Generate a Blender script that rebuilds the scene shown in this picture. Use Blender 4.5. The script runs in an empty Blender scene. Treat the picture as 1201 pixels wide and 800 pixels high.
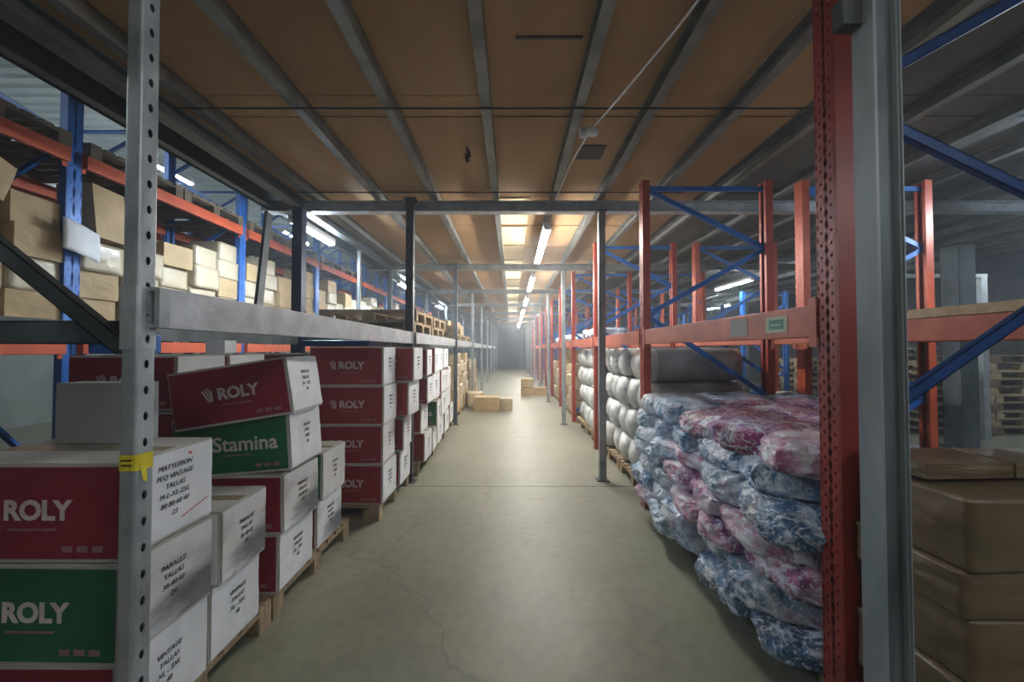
import bpy, bmesh, math, random
from mathutils import Vector, Matrix, noise
random.seed(7)
C = bpy.context.scene.collection
PI = math.pi
ORD = ['first','second','third','fourth','fifth','sixth','seventh','eighth','ninth','tenth','eleventh','twelfth','thirteenth','fourteenth','fifteenth','sixteenth','seventeenth','eighteenth','nineteenth','twentieth']
def ordw(n): return ORD[n] if n < 20 else 'far distant'
# ------------------------------------------------------------------ materials
def pm(name, c1, c2=None, scale=4, rough=.6, metal=0, bump=0, bscale=60, c3=None, w=(.35,.65), coat=0, stretch=None, detail=6):
    m = bpy.data.materials.new(name); m.use_nodes = True
    nt = m.node_tree; N = nt.nodes; L = nt.links
    b = N['Principled BSDF']; b.inputs['Roughness'].default_value = rough; b.inputs['Metallic'].default_value = metal
    if coat:
        b.inputs['Coat Weight'].default_value = coat; b.inputs['Coat Roughness'].default_value = .12
    tc = N.new('ShaderNodeTexCoord'); vec = tc.outputs['Object']
    if stretch:
        mp = N.new('ShaderNodeMapping'); mp.inputs['Scale'].default_value = stretch
        L.new(vec, mp.inputs['Vector']); vec = mp.outputs['Vector']
    nz = N.new('ShaderNodeTexNoise'); nz.inputs['Scale'].default_value = scale; nz.inputs['Detail'].default_value = detail
    L.new(vec, nz.inputs['Vector'])
    cr = N.new('ShaderNodeValToRGB'); e = cr.color_ramp.elements
    e[0].position, e[1].position = w; e[0].color = (*c1, 1); e[1].color = (*(c2 or c1), 1)
    if c3:
        k = e.new(w[1] + .08); k.color = (*c3, 1)
    L.new(nz.outputs['Fac'], cr.inputs['Fac']); L.new(cr.outputs['Color'], b.inputs['Base Color'])
    if bump:
        n2 = N.new('ShaderNodeTexNoise'); n2.inputs['Scale'].default_value = bscale; n2.inputs['Detail'].default_value = 4
        L.new(vec, n2.inputs['Vector'])
        bp = N.new('ShaderNodeBump'); bp.inputs['Strength'].default_value = bump; bp.inputs['Distance'].default_value = .01
        L.new(n2.outputs['Fac'], bp.inputs['Height']); L.new(bp.outputs['Normal'], b.inputs['Normal'])
    return m
def emit(name, col, s):
    m = bpy.data.materials.new(name); m.use_nodes = True
    b = m.node_tree.nodes['Principled BSDF']
    b.inputs['Base Color'].default_value = (.8,.8,.8,1); b.inputs['Emission Color'].default_value = (*col, 1); b.inputs['Emission Strength'].default_value = s
    return m
M = {}
M['galv'] = pm('galvanised steel', (.34,.36,.385), (.50,.53,.56), 9, .4, .25, .15, 40)
M['galv_dark'] = pm('dark painted steel', (.050,.056,.06), (.085,.092,.098), 6, .5, .4, .1, 40)
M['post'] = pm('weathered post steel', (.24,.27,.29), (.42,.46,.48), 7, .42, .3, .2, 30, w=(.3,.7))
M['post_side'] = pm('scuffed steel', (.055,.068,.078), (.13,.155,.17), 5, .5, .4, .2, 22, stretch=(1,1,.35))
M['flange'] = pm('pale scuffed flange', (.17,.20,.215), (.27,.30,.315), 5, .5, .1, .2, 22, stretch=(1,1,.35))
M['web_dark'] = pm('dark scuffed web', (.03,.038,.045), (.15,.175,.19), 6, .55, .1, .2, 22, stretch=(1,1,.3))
M['black'] = pm('black post', (.02,.018,.024), (.045,.04,.05), 5, .45, .2)
M['navy'] = pm('navy post', (.012,.022,.06), (.02,.04,.10), 5, .4, .2)
M['blue'] = pm('blue paint', (.012,.10,.38), (.02,.15,.50), 6, .38, .1, .05, 30)
M['blue_dark'] = pm('dark blue paint', (.008,.045,.17), (.015,.07,.25), 6, .4, .1)
M['red'] = pm('red oxide paint', (.30,.030,.014), (.42,.048,.02), 5, .4, .1, .08, 30)
M['red_deep'] = pm('deep red paint', (.21,.020,.014), (.30,.030,.018), 5, .42, .1, .08, 30)
M['orange'] = pm('orange red paint', (.44,.068,.026), (.56,.10,.038), 5, .38, .1, .05, 30)
M['salmon'] = pm('faded orange beam paint', (.36,.075,.035), (.48,.125,.065), 7, .4, .1, .06, 30)
M['hole'] = pm('dark void', (.006,.006,.007), None, 3, .9)
M['ply'] = pm('plywood deck', (.31,.18,.078), (.47,.30,.15), 1.1, .75, 0, .1, 12, stretch=(1,.35,1), c3=(.55,.38,.21))
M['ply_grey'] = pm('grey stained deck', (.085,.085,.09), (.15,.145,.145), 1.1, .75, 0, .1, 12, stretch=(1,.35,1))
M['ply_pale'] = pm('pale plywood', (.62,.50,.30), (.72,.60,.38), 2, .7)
M['joist'] = pm('grey joist steel', (.15,.152,.145), (.25,.25,.235), 5, .5, .3)
M['floor'] = None
M['wood'] = pm('pallet wood', (.20,.14,.08), (.38,.28,.17), 8, .85, 0, .3, 30, stretch=(1,6,1))
M['wood_dark'] = pm('dirty pallet wood', (.09,.065,.04), (.17,.125,.08), 8, .9, 0, .3, 30)
M['board'] = pm('chipboard', (.42,.31,.18), (.55,.43,.27), 20, .8, 0, .1, 40)
M['card'] = pm('kraft card', (.36,.25,.125), (.47,.34,.18), 3, .7, 0, .12, 9, c3=(.56,.44,.27))
M['card_pale'] = pm('pale wrapped card', (.38,.31,.20), (.52,.44,.31), 4, .4, 0, .6, 14, c3=(.68,.66,.60), coat=.4)
M['card_wrap'] = pm('brown wrapped card', (.10,.068,.034), (.16,.11,.058), 2.5, .42, 0, .45, 9, coat=.35)
M['card_grey'] = pm('grey card', (.34,.345,.35), (.44,.44,.44), 3, .75, 0, .08, 20)
M['card_body'] = pm('off white card', (.40,.39,.36), (.55,.54,.50), 4, .75, 0, .08, 20)
M['p_red'] = pm('maroon print', (.165,.009,.022), (.225,.014,.032), 2.5, .5, 0, .05, 18)
M['p_red2'] = pm('bright maroon print', (.24,.012,.022), (.30,.02,.032), 2.5, .5, 0, .05, 18)
M['p_green'] = pm('green print', (.006,.085,.035), (.012,.13,.055), 2.5, .5, 0, .05, 18)
M['paper'] = pm('white label paper', (.62,.64,.67), (.78,.79,.82), 3, .6, 0, .15, 10)
M['smear'] = pm('greyed label paper', (.16,.165,.18), (.74,.75,.78), 1.3, .6, 0, .1, 10, stretch=(1,1,2.6), w=(.42,.54))
M['ink'] = pm('black marker', (.02,.02,.025), None, 3, .7)
M['redink'] = pm('red marker', (.55,.03,.03), None, 3, .7)
M['logo'] = pm('pale logo print', (.50,.42,.42), (.66,.58,.58), 9, .6)
M['faint'] = pm('faint print', (.24,.12,.13), (.32,.18,.19), 9, .6)
M['tape'] = pm('yellow tape', (.62,.50,.02), (.75,.62,.04), 20, .4)
M['tape_clear'] = pm('brown tape', (.30,.24,.15), None, 3, .25)
M['sticker'] = pm('beam sticker', (.45,.50,.36), (.52,.56,.42), 9, .5)
M['sticker_g'] = pm('green sticker print', (.02,.20,.14), None, 9, .5)
M['scrap'] = pm('dark torn scrap', (.05,.04,.035), None, 4, .6)
M['white_pl'] = pm('white plastic', (.6,.6,.62), (.8,.8,.8), 12, .4, 0, .3, 30)
M['wall'] = pm('blue grey cladding', (.10,.14,.20), (.15,.19,.26), 3, .7, 0, 0)
M['roof'] = pm('pale roof sheet', (.50,.56,.56), (.62,.68,.68), 2, .5)
M['dark_wall'] = pm('dark wall', (.05,.055,.07), (.08,.085,.10), 3, .7)
M['tube'] = emit('tube glow', (1,.975,.90), 80)
M['tube_fill'] = emit('fill tube glow', (1,.97,.92), 9)
M['tube_l'] = emit('cold tube glow', (.72,.86,1), 95)
M['tube_hall'] = emit('hall tube glow', (.85,.95,1), 45)
M['fix'] = pm('white fixture', (.7,.7,.7), None, 4, .4)

def floor_mat():
    m = bpy.data.materials.new('worn concrete'); m.use_nodes = True
    nt = m.node_tree; N = nt.nodes; L = nt.links; b = N['Principled BSDF']
    tc = N.new('ShaderNodeTexCoord')
    n1 = N.new('ShaderNodeTexNoise'); n1.inputs['Scale'].default_value = .9; n1.inputs['Detail'].default_value = 9; n1.inputs['Roughness'].default_value = .65
    L.new(tc.outputs['Object'], n1.inputs['Vector'])
    r1 = N.new('ShaderNodeValToRGB'); e = r1.color_ramp.elements
    e[0].position = .3; e[0].color = (.165,.165,.125,1); e[1].position = .72; e[1].color = (.27,.262,.195,1)
    L.new(n1.outputs['Fac'], r1.inputs['Fac'])
    n2 = N.new('ShaderNodeTexNoise'); n2.inputs['Scale'].default_value = 14; n2.inputs['Detail'].default_value = 10
    L.new(tc.outputs['Object'], n2.inputs['Vector'])
    r2 = N.new('ShaderNodeValToRGB'); e = r2.color_ramp.elements
    e[0].position = .3; e[0].color = (.82,.82,.82,1); e[1].position = .6; e[1].color = (1,1,1,1)
    L.new(n2.outputs['Fac'], r2.inputs['Fac'])
    mx = N.new('ShaderNodeMix'); mx.data_type = 'RGBA'; mx.blend_type = 'MULTIPLY'; mx.inputs[0].default_value = 1
    L.new(r1.outputs['Color'], mx.inputs[6]); L.new(r2.outputs['Color'], mx.inputs[7])
    # hairline cracks
    vo = N.new('ShaderNodeTexVoronoi'); vo.feature = 'DISTANCE_TO_EDGE'; vo.inputs['Scale'].default_value = .42
    nd = N.new('ShaderNodeTexNoise'); nd.inputs['Scale'].default_value = 3
    L.new(tc.outputs['Object'], nd.inputs['Vector'])
    ad = N.new('ShaderNodeVectorMath'); ad.operation = 'MULTIPLY_ADD'; ad.inputs[1].default_value = (.5,.5,.5)
    L.new(nd.outputs['Color'], ad.inputs[0]); L.new(tc.outputs['Object'], ad.inputs[2]); L.new(ad.outputs[0], vo.inputs['Vector'])
    r3 = N.new('ShaderNodeValToRGB'); e = r3.color_ramp.elements
    e[0].position = 0; e[0].color = (.72,.72,.72,1); e[1].position = .006; e[1].color = (1,1,1,1)
    L.new(vo.outputs['Distance'], r3.inputs['Fac'])
    m2 = N.new('ShaderNodeMix'); m2.data_type = 'RGBA'; m2.blend_type = 'MULTIPLY'; m2.inputs[0].default_value = 1
    L.new(mx.outputs[2], m2.inputs[6]); L.new(r3.outputs['Color'], m2.inputs[7])
    L.new(m2.outputs[2], b.inputs['Base Color'])
    rr = N.new('ShaderNodeMapRange'); rr.inputs[3].default_value = .34; rr.inputs[4].default_value = .62
    L.new(n1.outputs['Fac'], rr.inputs[0]); L.new(rr.outputs[0], b.inputs['Roughness'])
    bp = N.new('ShaderNodeBump'); bp.inputs['Strength'].default_value = .06; bp.inputs['Distance'].default_value = .01
    L.new(n2.outputs['Fac'], bp.inputs['Height']); L.new(bp.outputs['Normal'], b.inputs['Normal'])
    return m
M['floor'] = floor_mat()
def cloth_bag_mat(name, cols, seed):
    m = bpy.data.materials.new(name); m.use_nodes = True
    nt = m.node_tree; N = nt.nodes; L = nt.links; b = N['Principled BSDF']
    tc = N.new('ShaderNodeTexCoord'); oi = N.new('ShaderNodeObjectInfo')
    ad = N.new('ShaderNodeVectorMath'); ad.operation = 'MULTIPLY_ADD'; ad.inputs[1].default_value = (37,19,53)
    cb = N.new('ShaderNodeCombineXYZ')
    for i in range(3): L.new(oi.outputs['Random'], cb.inputs[i])
    L.new(cb.outputs[0], ad.inputs[0]); L.new(tc.outputs['Object'], ad.inputs[2])
    n1 = N.new('ShaderNodeTexNoise'); n1.inputs['Scale'].default_value = 3.2; n1.inputs['Detail'].default_value = 3; n1.inputs['Distortion'].default_value = 1.0
    L.new(ad.outputs[0], n1.inputs['Vector'])
    r = N.new('ShaderNodeValToRGB'); e = r.color_ramp.elements
    e[0].position = .33; e[0].color = (*cols[0], 1); e[1].position = .68; e[1].color = (*cols[-1], 1)
    for i, c in enumerate(cols[1:-1]):
        k = e.new(.33 + .35 * (i+1) / (len(cols)-1)); k.color = (*c, 1)
    L.new(n1.outputs['Fac'], r.inputs['Fac'])
    # whitish crinkled film over the cloth, its reflections painted into the colour
    n2 = N.new('ShaderNodeTexNoise'); n2.inputs['Scale'].default_value = 8; n2.inputs['Detail'].default_value = 9; n2.inputs['Distortion'].default_value = 1.2; n2.inputs['Roughness'].default_value = .7
    L.new(ad.outputs[0], n2.inputs['Vector'])
    r2 = N.new('ShaderNodeValToRGB'); e = r2.color_ramp.elements
    e[0].position = .50; e[0].color = (0,0,0,1); e[1].position = .60; e[1].color = (.9,.9,.9,1)
    L.new(n2.outputs['Fac'], r2.inputs['Fac'])
    mx = N.new('ShaderNodeMix'); mx.data_type = 'RGBA'
    n3 = N.new('ShaderNodeTexNoise'); n3.inputs['Scale'].default_value = 24; n3.inputs['Detail'].default_value = 6; n3.inputs['Distortion'].default_value = 2
    L.new(ad.outputs[0], n3.inputs['Vector'])
    r3 = N.new('ShaderNodeValToRGB'); e = r3.color_ramp.elements
    e[0].position = .54; e[0].color = (0,0,0,1); e[1].position = .62; e[1].color = (.8,.8,.8,1)
    L.new(n3.outputs['Fac'], r3.inputs['Fac'])
    mm = N.new('ShaderNodeMath'); mm.operation = 'MAXIMUM'
    L.new(r2.outputs['Color'], mm.inputs[0]); L.new(r3.outputs['Color'], mm.inputs[1]); L.new(mm.outputs[0], mx.inputs[0]); L.new(r.outputs['Color'], mx.inputs[6]); mx.inputs[7].default_value = (.80,.87,.96,1)
    L.new(mx.outputs[2], b.inputs['Base Color'])
    b.inputs['Roughness'].default_value = .32; b.inputs['Coat Weight'].default_value = .8; b.inputs['Coat Roughness'].default_value = .1
    bp = N.new('ShaderNodeBump'); bp.inputs['Strength'].default_value = 1; bp.inputs['Distance'].default_value = .02
    L.new(n2.outputs['Fac'], bp.inputs['Height']); L.new(bp.outputs['Normal'], b.inputs['Normal']); L.new(bp.outputs['Normal'], b.inputs['Coat Normal'])
    return m
BAGM = [cloth_bag_mat('pale blue clothes', [(.02,.04,.12),(.10,.26,.48),(.40,.55,.75),(.70,.50,.66)], 1),
        cloth_bag_mat('pink clothes', [(.10,.04,.22),(.42,.10,.26),(.66,.34,.50),(.72,.60,.74)], 2),
        cloth_bag_mat('mixed clothes', [(.01,.03,.11),(.05,.20,.34),(.45,.52,.62),(.36,.12,.24)], 3),
        cloth_bag_mat('white clothes', [(.10,.20,.30),(.48,.56,.66),(.66,.70,.78),(.55,.62,.72)], 4),
        cloth_bag_mat('magenta clothes', [(.12,.01,.08),(.34,.02,.14),(.18,.04,.32),(.62,.44,.64)], 5),
        cloth_bag_mat('navy clothes', [(.005,.02,.07),(.01,.06,.18),(.04,.16,.34),(.30,.38,.50)], 6),
        cloth_bag_mat('red clothes', [(.20,.005,.02),(.36,.01,.04),(.30,.02,.06),(.06,.16,.34)], 7)]
M['bale'] = pm('white woven bale', (.30,.295,.28), (.60,.60,.58), 5, .5, 0, .8, 16, coat=.3)
M['bale_grey'] = pm('grey wrapped bale', (.20,.20,.20), (.33,.325,.32), 4, .42, 0, .6, 9, coat=.4)
# ------------------------------------------------------------------ mesh helpers
def link(o, parent=None):
    C.objects.link(o)
    if parent: o.parent = parent
    return o
def tag(o, label=None, cat=None, group=None, kind=None):
    if label: o['label'] = label
    if cat: o['category'] = cat
    if group: o['group'] = group
    if kind: o['kind'] = kind
    return o
def empty(name, loc=(0,0,0), rz=0):
    o = bpy.data.objects.new(name, None); o.empty_display_size = .1
    o.location = loc; o.rotation_euler = (0,0,rz); C.objects.link(o); return o
def kids(o, allobj=None): return list(o.children)
def copy_tree(o, parent=None):
    c = o.copy(); C.objects.link(c)
    if parent: c.parent = parent
    for ch in o.children: copy_tree(ch, c)
    return c
class MB:
    def __init__(s): s.v = []; s.f = []
    def quad(s, *p):
        n = len(s.v); s.v += [tuple(q) for q in p]; s.f.append(tuple(range(n, n+len(p))))
    def box(s, x0, x1, y0, y1, z0, z1):
        n = len(s.v)
        s.v += [(x0,y0,z0),(x1,y0,z0),(x1,y1,z0),(x0,y1,z0),(x0,y0,z1),(x1,y0,z1),(x1,y1,z1),(x0,y1,z1)]
        s.f += [(n,n+3,n+2,n+1),(n+4,n+5,n+6,n+7),(n,n+1,n+5,n+4),(n+1,n+2,n+6,n+5),(n+2,n+3,n+7,n+6),(n+3,n,n+4,n+7)]
        return s
    def bar(s, p, q, w, t, up=(0,1,0)):
        p = Vector(p); q = Vector(q); d = (q-p).normalized(); u = Vector(up); u = (u - d*u.dot(d)).normalized(); r = d.cross(u)
        n = len(s.v)
        for a in (p, q):
            for i, j in ((-1,-1),(1,-1),(1,1),(-1,1)): s.v.append(tuple(a + r*i*w/2 + u*j*t/2))
        s.f += [(n,n+1,n+2,n+3),(n+7,n+6,n+5,n+4)] + [(n+i, n+4+i, n+4+(i+1)%4, n+(i+1)%4) for i in range(4)]
        return s
    def channel(s, p, q, w, t, up=(0,1,0), th=.004):
        p = Vector(p); q = Vector(q); d = (q-p).normalized(); u = Vector(up); u = (u-d*u.dot(d)).normalized(); r = d.cross(u)
        s.bar(p - u*(t/2-th/2), q - u*(t/2-th/2), w, th, u)
        for k in (-1, 1): s.bar(p + r*k*(w/2-th/2), q + r*k*(w/2-th/2), th, t, u)
        return s
    def tube(s, pts, r, n=8, cap=True):
        pts = [Vector(p) for p in pts]; rings = []
        for i, p in enumerate(pts):
            d = (pts[min(i+1,len(pts)-1)] - pts[max(i-1,0)]).normalized()
            a = Vector((0,0,1)) if abs(d.z) < .9 else Vector((1,0,0))
            u = d.cross(a).normalized(); w = d.cross(u)
            b = len(s.v); rr = r[i] if isinstance(r, (list,tuple)) else r
            for k in range(n):
                an = 2*PI*k/n; s.v.append(tuple(p + u*math.cos(an)*rr + w*math.sin(an)*rr))
            rings.append(b)
        for a, b in zip(rings, rings[1:]):
            for k in range(n): s.f.append((a+k, a+(k+1)%n, b+(k+1)%n, b+k))
        if cap:
            s.f.append(tuple(rings[0]+k for k in reversed(range(n)))); s.f.append(tuple(rings[-1]+k for k in range(n)))
        return s
    def mesh(s, name, m, smooth=False, bevel=0):
        me = bpy.data.meshes.new(name); me.from_pydata(s.v, [], s.f)
        bm = bmesh.new(); bm.from_mesh(me)
        bmesh.ops.recalc_face_normals(bm, faces=bm.faces)
        if bevel: bmesh.ops.bevel(bm, geom=bm.edges[:], offset=bevel, segments=2, affect='EDGES', profile=.6)
        bm.to_mesh(me); bm.free()
        me.materials.append(m)
        if smooth:
            for p in me.polygons: p.use_smooth = True
        return me
    def build(s, name, m, parent=None, smooth=False, bevel=0, loc=None):
        o = bpy.data.objects.new(name, s.mesh(name, m, smooth, bevel))
        if loc: o.location = loc
        return link(o, parent)
def ob(name, me, parent=None, loc=(0,0,0)):
    o = bpy.data.objects.new(name, me); o.location = loc; return link(o, parent)
def struct(name, mb, m): return tag(mb.build(name, m), kind='structure')
# plate pierced by holes: spans 0..w (axis a), 0..H (z); normal axis n
def holed(mb, org, a, nrm, w, H, pitch, cols, r, depth, sides=8):
    org = Vector(org); a = Vector(a); nrm = Vector(nrm); z = Vector((0,0,1))
    cw = w/cols; rows = max(1, int(round(H/pitch))); ph = H/rows
    for c in range(cols):
        for k in range(rows):
            ctr = org + a*(cw*(c+.5)) + z*(ph*(k+.5))
            outer = []; inner = []; back = []
            for i in range(sides):
                t = 2*PI*i/sides + PI/sides*0
                dx, dz = math.cos(t), math.sin(t); mxx = max(abs(dx), abs(dz))
                outer.append(ctr + a*(dx/mxx*cw/2) + z*(dz/mxx*ph/2))
                p = ctr + a*dx*r + z*dz*r*1.15; inner.append(p); back.append(p - nrm*depth)
            n = len(mb.v); mb.v += [tuple(p) for p in outer+inner+back]
            for i in range(sides):
                j = (i+1) % sides
                mb.f.append((n+i, n+j, n+sides+j, n+sides+i)); mb.f.append((n+sides+i, n+sides+j, n+2*sides+j, n+2*sides+i))
def upright_mesh(name, m, H, w=.10, d=.07, pitch=.05, cols=2, r=.006):
    # open-backed upright, pierced face looks along -X, origin at foot centre of that face
    mb = MB()
    holed(mb, (0,-w/2,0), (0,1,0), (-1,0,0), w, H, pitch, cols, r, .004, 6)
    for s in (-1,1):
        y0, y1 = (s*w/2 - .0025, s*w/2 + .0025)
        mb.box(.0005, d, y0, y1, 0, H)
        mb.box(d-.004, d, min(s*w/2, s*w*.22), max(s*w/2, s*w*.22), 0, H)
    mb.box(.02, .024, -w/2+.004, w/2-.004, 0, H)
    return mb.mesh(name, m)
def text_mesh(body, size, m, bold=0, shear=0, mat='front', align='CENTER', depth=.0006, line=1.0):
    cu = bpy.data.curves.new('writing', 'FONT'); cu.body = body; cu.size = size; cu.offset = bold; cu.shear = shear
    cu.align_x = align; cu.align_y = 'CENTER'; cu.extrude = depth; cu.space_line = line; cu.resolution_u = 3
    o = bpy.data.objects.new('tmp', cu); C.objects.link(o)
    dg = bpy.context.evaluated_depsgraph_get(); dg.update()
    me = bpy.data.meshes.new_from_object(o.evaluated_get(dg))
    bpy.data.objects.remove(o)
    R = Matrix(((1,0,0,0),(0,0,-1,0),(0,1,0,0),(0,0,0,1)))          # x->x, y->z, z->-y
    if mat == 'side': R = Matrix(((0,0,1,0),(1,0,0,0),(0,1,0,0),(0,0,0,1)))
    me.transform(R); me.materials.clear(); me.materials.append(m); return me

# ------------------------------------------------------------------ the shell
XL, XR, YN, YF = -9.5, 13, -6, 31
struct('floor', MB().box(XL, XR, YN, YF, -.2, 0), M['floor'])
struct('trim_1', MB().box(-9, 12, 4.33, 4.345, 0, .0015), M['galv_dark'])
struct('trim_2', MB().box(-9, 12, 13.1, 13.115, 0, .0015), M['galv_dark'])
struct('wall_far', MB().box(XL, XR, YF, YF+.2, 0, 8), M['wall'])
struct('wall_left', MB().box(XL-.2, XL, YN, YF, 0, 8), M['roof'])
struct('wall_right', MB().box(XR, XR+.2, YN, YF, 0, 8), M['dark_wall'])
struct('wall_back', MB().box(XL, XR, YN-.2, YN, 0, 8), M['dark_wall'])
mb = MB()   # corrugated roof
for i in range(int((YF-YN)/.25)):
    y = YN + i*.25
    for a, b, z0, z1 in ((0,.1,6.2,6.2),(.1,.14,6.2,6.16),(.14,.21,6.16,6.16),(.21,.25,6.16,6.2)):
        mb.quad((XL-.1,y+a,z0),(XR+.1,y+a,z0),(XR+.1,y+b,z1),(XL-.1,y+b,z1))
struct('roof', mb, M['roof'])
# ceiling: plywood deck with open seams
mb = MB(); CE = (-2.78, 9.2)
ys = [-5.5,-3,-1.8,-.6,.62,1.84,2.83,3.09,4.62,5.84,7.06,8.2,9.4,10.6,11.8,13.0,14.2,15.4,16.6,17.8,19,20.2,21.4,22.6,23.8,25,26.2,27.4,28.6]
xs = [-2.78,-.19,2.25,4.7,7.1,9.2]
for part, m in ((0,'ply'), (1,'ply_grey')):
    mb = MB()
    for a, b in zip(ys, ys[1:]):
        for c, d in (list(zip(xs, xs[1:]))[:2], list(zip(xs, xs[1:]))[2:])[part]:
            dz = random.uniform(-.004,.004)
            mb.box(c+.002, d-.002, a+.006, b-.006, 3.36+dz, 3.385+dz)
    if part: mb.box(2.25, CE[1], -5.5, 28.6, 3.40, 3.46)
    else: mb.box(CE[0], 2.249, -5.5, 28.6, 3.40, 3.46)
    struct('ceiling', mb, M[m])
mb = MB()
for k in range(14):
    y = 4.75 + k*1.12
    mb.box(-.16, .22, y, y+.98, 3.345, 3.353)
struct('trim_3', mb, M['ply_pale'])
# floor slab stain bands not needed; far doorway
struct('door_1', MB().box(-.95,.55,30.93,30.99,0,3.0).box(.9,1.1,30.9,30.99,0,3.2).box(-1.4,-1.25,30.9,30.99,0,3.2), M['dark_wall'])

# joists
jx = [-2.3,-1.56,-.90,-.19,.49,1.03,1.66,2.35,3.05,3.75,4.45,5.15,5.9,6.6,7.3,8.0,8.8]
for i, x in enumerate(jx):
    mb = MB()
    mb.box(x-.035, x+.035, -5.4, 28.4, 3.245, 3.252).box(x-.035, x+.035, -5.4, 28.4, 3.35, 3.357).box(x+.028, x+.035, -5.4, 28.4, 3.25, 3.355)
    o = mb.build('ceiling_joist', M['joist'])
    where = ('just left of the aisle middle' if i == 3 else 'with a knotted white cord' if i == 4 else
             f'{ordw(2-i)} one left of the aisle middle joist' if i < 3 else f'{ordw(i-5)} one right of the corded joist')
    tag(o, 'grey steel joist under the ceiling, ' + where, 'joist', 'ceiling joists')
# big edge beam at the left of the deck, and cross beams on each line of posts
SP = 3.37; Y0 = 4.6
o = MB().box(-2.90,-2.86,-5.4,28.4,3.16,3.46).box(-2.90,-2.785,-5.4,28.4,3.16,3.172).box(-2.90,-2.785,-5.4,28.4,3.448,3.46).build('edge_girder', M['galv_dark'])
tag(o, 'dark steel channel girder along the left edge of the plywood ceiling', 'girder')
o = MB().box(-2.52,-2.40,-5.4,28.4,3.13,3.142).box(-2.465,-2.455,-5.4,28.4,3.142,3.24).box(-2.52,-2.40,-5.4,28.4,3.234,3.245).build('support_girder', M['galv_dark'])
tag(o, 'dark steel girder running over the rear posts of the left rack', 'girder')
for k in range(8):
    y = Y0 + k*SP
    mb = MB().box(-2.95, 9.2, y-.06, y+.06, 3.115, 3.125).box(-2.95, 9.2, y-.06, y+.06, 3.228, 3.238).box(-2.95, 9.2, y-.005, y+.005, 3.12, 3.23)
    o = mb.build('cross_girder', M['joist' if k else 'galv'])
    tag(o, f'grey steel girder crossing the aisle under the joists, {ordw(k)} from the camera', 'girder', 'cross girders')

# ------------------------------------------------------------------ mezzanine and rack posts
def plain_post(name, x, y, H, m, s=.07, foot=True, turn=0):
    t = empty(name, (x,y,0), turn)
    mb = MB().box(-s/2,s/2,-s/2,-s/2+.006,.01,H).box(-s/2,-s/2+.006,-s/2,s/2,.01,H).box(s/2-.006,s/2,-s/2,s/2,.01,H)
    mb.box(-s/2,-s*.18,s/2-.006,s/2,.01,H).box(s*.18,s/2,s/2-.006,s/2,.01,H)
    mb.build('shaft', m, t)
    if foot: MB().box(-s*.95,s*.95,-s*.8,s*.8,0,.01).build('base_plate', M['galv_dark'], t)
    MB().box(-s*.8,s*.8,-s*.8,s*.8,H-.012,H).build('cap_plate', M['galv_dark'], t)
    return t
# right row
for k in range(8):
    y = Y0 + k*SP + .1
    t = plain_post('grey_post', 1.04, y-.16, 3.112, M['post'], .075)
    tag(t, f'slim grey steel post in the aisle\'s right row, {ordw(k+1)} from the camera', 'post', 'right row of posts')
# near right heavy post: plain lighter face to the aisle, dark web to the camera
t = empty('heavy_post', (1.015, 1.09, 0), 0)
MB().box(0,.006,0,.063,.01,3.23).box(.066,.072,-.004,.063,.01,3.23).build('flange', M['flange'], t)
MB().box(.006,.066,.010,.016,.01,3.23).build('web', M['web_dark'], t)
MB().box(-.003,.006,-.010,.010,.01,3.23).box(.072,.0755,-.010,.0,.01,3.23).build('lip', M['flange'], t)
MB().box(-.05,.14,-.05,.13,0,.012).build('base_plate', M['galv_dark'], t)
MB().box(-.06,-.004,.02,.06,2.44,2.52).build('bracket', M['galv_dark'], t)
tag(t, 'heavy grey steel column standing nearest on the right, scuffed dark web', 'column')

# near left perforated post
t = empty('perforated_post', (-1.187, 1.25, 0), 0); t.scale = (.64,.68,1); t.rotation_euler = (0, math.radians(-.2), 0)
mb = MB()
holed(mb, (.045,-.034,0.01), (0,1,0), (1,0,0), .068, 3.3, .0825, 1, .0125, .004, 8)
n = 8
prof = [(.045,-.034)]
for i in range(n+1):
    a = -PI/2*i/n
    prof.append((.018+.027*math.cos(a), -.034-.016+.016*0 + .016*(1-abs(math.sin(a))) ))
pts = [(.045,-.034),(.043,-.041),(.038,-.046),(.030,-.049),(-.02,-.049),(-.030,-.046),(-.034,-.04),(-.034,-.02)]
def strip(mb, pts, z0, z1, th=.003):
    for a, b in zip(pts, pts[1:]): mb.quad((a[0],a[1],z0),(b[0],b[1],z0),(b[0],b[1],z1),(a[0],a[1],z1))
strip(mb, pts, .01, 3.31); strip(mb, [(x,-y) for x,y in pts], .01, 3.31)
mb.build('shaft', M['post'], t)
MB().box(.0,.004,-.04,.04,.01,3.31).build('hollow_shade', M['hole'], t)  # near-black sheet stands in for the shade inside the hollow post
mb = MB(); P2 = [(.049,-.036),(.046,-.045),(.04,-.051),(.030,-.054),(-.036,-.054)]
strip(mb, P2, 1.50, 1.70); strip(mb, [(x,-y) for x,y in P2], 1.50,1.70); holed(mb, (.049,-.036,1.50),(0,1,0),(1,0,0),.072,.2,.0667,1,.0125,.004,8)
mb.build('splice_sleeve', M['galv'], t)
mb = MB()
for z, r in ((1.135,.0),(1.15,.002),(1.165,.0)):
    pr = [(x*1.06+ (r if x>0 else -r), y*1.07) for x, y in pts]; full = pr + [(x,-y) for x,y in reversed(pr)] + [pr[0]]
    strip(mb, [(a+.0005,b) for a,b in [( .050,-.036)]+pr[1:]], z-.010, z+.010)
    strip(mb, [(.050,-.036),(.051,.036)], z-.012, z+.009)
mb.quad((.052,-.03,1.14),(.053,-.005,1.15),(.060,.0,1.085),(.058,-.02,1.09))
mb.build('yellow_tape', M['tape'], t)
MB().box(-.06,.08,-.07,.07,0,.01).build('base_plate', M['galv_dark'], t)
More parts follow.
